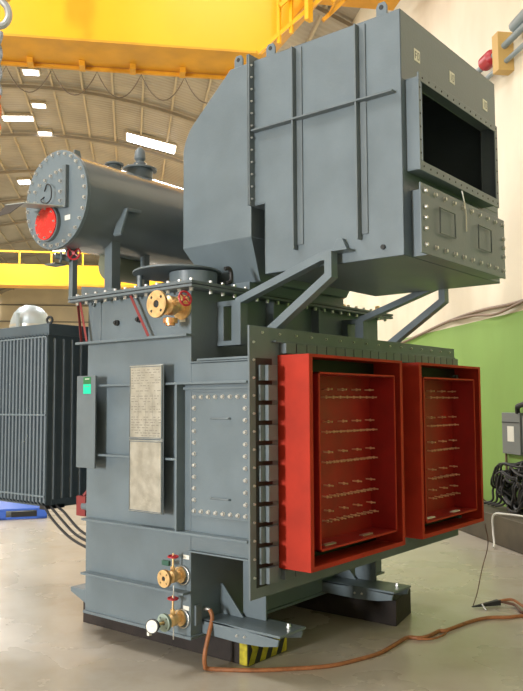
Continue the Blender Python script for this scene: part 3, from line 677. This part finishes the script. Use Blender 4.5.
# silver tank behind
st = thing('oil_tank', (4.3, 7.94, 0), 'silver vertical tank with a domed top rising behind the radiator bank', 'tank')
MB().lathe([(.33,0),(.33,2.92),(.32,3.02),(.27,3.14),(.19,3.23),(.10,3.27),(.001,3.28)], (4.3,7.94,0), (0,0,1), 40).build('shell', SILV, st)
MB().lathe([(.03,0),(.03,.5)], (3.93,7.75,2.6), (0,0,1), 8).build('pipe', SILV, st)
MB().lathe([(.34,0),(.34,.04)], (4.3,7.94,2.9), (0,0,1), 40).build('rim', STEEL, st)

# ------------------------------------------------------------------ on the right wall
wx = WR-.002
eb = thing('switch_box', H(wx, 8.9, 1.2), 'grey electrical switch box with a white notice on the green wall', 'box')
hb(B(wx-.06, wx, 8.36, 8.80, .98, 1.47), 'cabinet', PANELB, eb, bevel=.006); hb(B(wx-.064, wx-.06, 8.50, 8.66, 1.13, 1.31), 'notice', WHITE, eb)
hb(B(wx-.066, wx-.06, 8.37, 8.79, 1.35, 1.36), 'door_seam', DARK, eb)
hb(MB().tube([(wx-.03, 8.77, .98), (wx-.03, 8.77, .34)], .016, 8), 'conduit', CABB, eb)
hb(B(wx-.05, wx, 8.0, 8.33, 1.02, 1.44), 'side_cabinet', PANELB, eb, bevel=.006)
hb(MB().tube(spline([(wx-.05,8.42,1.47),(wx-.07,8.38,1.54),(wx-.07,8.3,1.56),(wx-.05,8.1,1.60)],5), .03, 8), 'black_hose', BLACK, eb)
cc = MB()
rc = random.Random(3)
for i in range(16):
    k1, k2, dyc, dzc = rc.uniform(.16,.34), rc.uniform(.13,.27), rc.uniform(-.10,.12), rc.uniform(-.05,.03); ph = rc.uniform(0, 6); rr = .34+.3
    cc.tube([(wx-.16+.09*math.sin(2*s_+ph), 8.28+dyc+k1*math.cos(s_)*1.15, max(.36, .62+dzc+k2*math.sin(s_)+.03*math.sin(5*s_+ph))) for s_ in [2*PI*j/30 for j in range(30)]], .015, 6, True)
for i in range(4):
    y0 = 8.45+.1*i; cc.tube(spline([(wx-.12, y0, .7), (wx-.16, y0+.12, .55), (wx-.18, y0+.1, .42), (wx-.2, y0+.28, .36)], 6), .014, 6)
tag(hb(cc, 'cable_coil', BLACK), 'tangled coil of black cable resting on the ledge by the green wall', 'cable')
mb = MB()
for i in range(14):
    a = random.uniform(0, 6.28); p = Vector((wx-.22+random.uniform(-.08,.08), 9.25+random.uniform(-.12,.3), .345)); q = p+Vector((.06*math.cos(a), .22*math.sin(a), random.uniform(.0,.06)))
    mb.tube([p, (p+q)/2+Vector((0,0,.03)), q], .010, 5)
tag(hb(mb, 'cable_scrap', BRCAB), 'loose brown cable scraps heaped on the dark ledge below the coil', 'scraps', kind='stuff')
tag(hb(MB().tube(spline([(wx-.12,7.3,.36),(wx-.18,7.7,.355),(4.10,8.1,.36),(4.03,8.25,.33),(4.02,8.25,.16),(3.98,8.15,.05),(3.90,8.0,.02)],6), .011, 8), 'white_hose', WHT), 'white hose bent over the edge of the ledge', 'hose')
z1p = [(wx-.03,14.5,2.50),(wx-.03,12.2,2.60),(wx-.03,10.5,2.74),(wx-.03,9.4,2.78),(wx-.03,8.4,2.76),(wx-.03,7.0,2.82)]
tag(hb(MB().tube(spline(z1p,6), .022, 8), 'wall_cable', CABB), 'brown cable run straight along the wall above the green paint', 'cable')
z2p = [(wx-.05,10.2,2.74),(wx-.06,9.5,2.73),(wx-.06,8.9,2.68),(wx-.05,8.3,2.74),(wx-.05,7.2,2.86)]
tag(hb(MB().tube(spline(z2p,6), .018, 8), 'wall_cable', CABB), 'brown cable sagging below the straight one on the wall', 'cable')
pp = thing('wall_pipe', H(wx-.1, 8.5, 5.75), 'grey overhead pipe with a red coupling high on the cream wall', 'pipe')
hb(MB().tube([(wx-.12,9.6,5.83),(wx-.12,7.0,5.86)], .04, 12), 'pipe', PIPEG, pp); hb(MB().tube([(wx-.10,9.6,5.66),(wx-.10,7.0,5.66)], .03, 12), 'lower_pipe', PIPEG, pp)
hb(MB().tube([(wx-.12,8.1,5.95),(wx-.12,7.0,6.02)], .07, 12), 'wide_pipe', PIPEG, pp)
hb(MB().lathe([(.05,0),(.095,.04),(.095,.24),(.05,.28)], (wx-.12,8.62,5.85), (0,1,0), 16), 'coupling', WHEEL, pp)
hb(B(wx-.2, wx, 8.35, 8.5, 5.55, 6.02), 'pipe_clamp', mat('ochre_clamp', (.55,.36,.12), .6), pp)
for y in (9.3, 7.5): hb(B(wx-.13, wx, y-.03, y+.03, 5.6, 5.9), 'bracket', PIPEG, pp)

# ------------------------------------------------------------------ light
def area(name, loc, target, sx, sy, power, col):
    l = bpy.data.lights.new(name, 'AREA'); l.shape = 'RECTANGLE'; l.size = sx; l.size_y = sy; l.energy = power; l.color = col
    o = bpy.data.objects.new(name, l); C.objects.link(o); o.location = loc
    o.rotation_euler = (Vector(target)-Vector(loc)).to_track_quat('-Z', 'Y').to_euler(); return o
area('doorway_daylight', H(WL-.1, -4, 2.3), H(0, 2, 1.6), 1.2, 3.0, 1850, (1, .98, .95))
# daylight through the roof, one pair of rows of skylights over the hall
for t, p in ((-3, 100), (5, 620), (16, 900), (27, 1000), (40, 1400)):
    area('roof_daylight', H(-5.0, t, 9.9), H(-5.0+.6, t, 0), 4, 2, p, (1, .98, .95))
    area('roof_daylight', H(1.5, t+2, 9.6), H(1.3, t+2, 0), 3, 2, p*(.25 if t < 8 else .55), (1, .98, .95))
w = bpy.data.worlds.new('world'); bpy.context.scene.world = w; w.use_nodes = True
w.node_tree.nodes['Background'].inputs[0].default_value = (.95, .97, 1, 1); w.node_tree.nodes['Background'].inputs[1].default_value = .30
vs = bpy.context.scene.view_settings
vs.view_transform = 'Standard'; vs.look = 'None'; vs.gamma = 1; vs.exposure = 0.03; vs.use_curve_mapping = False
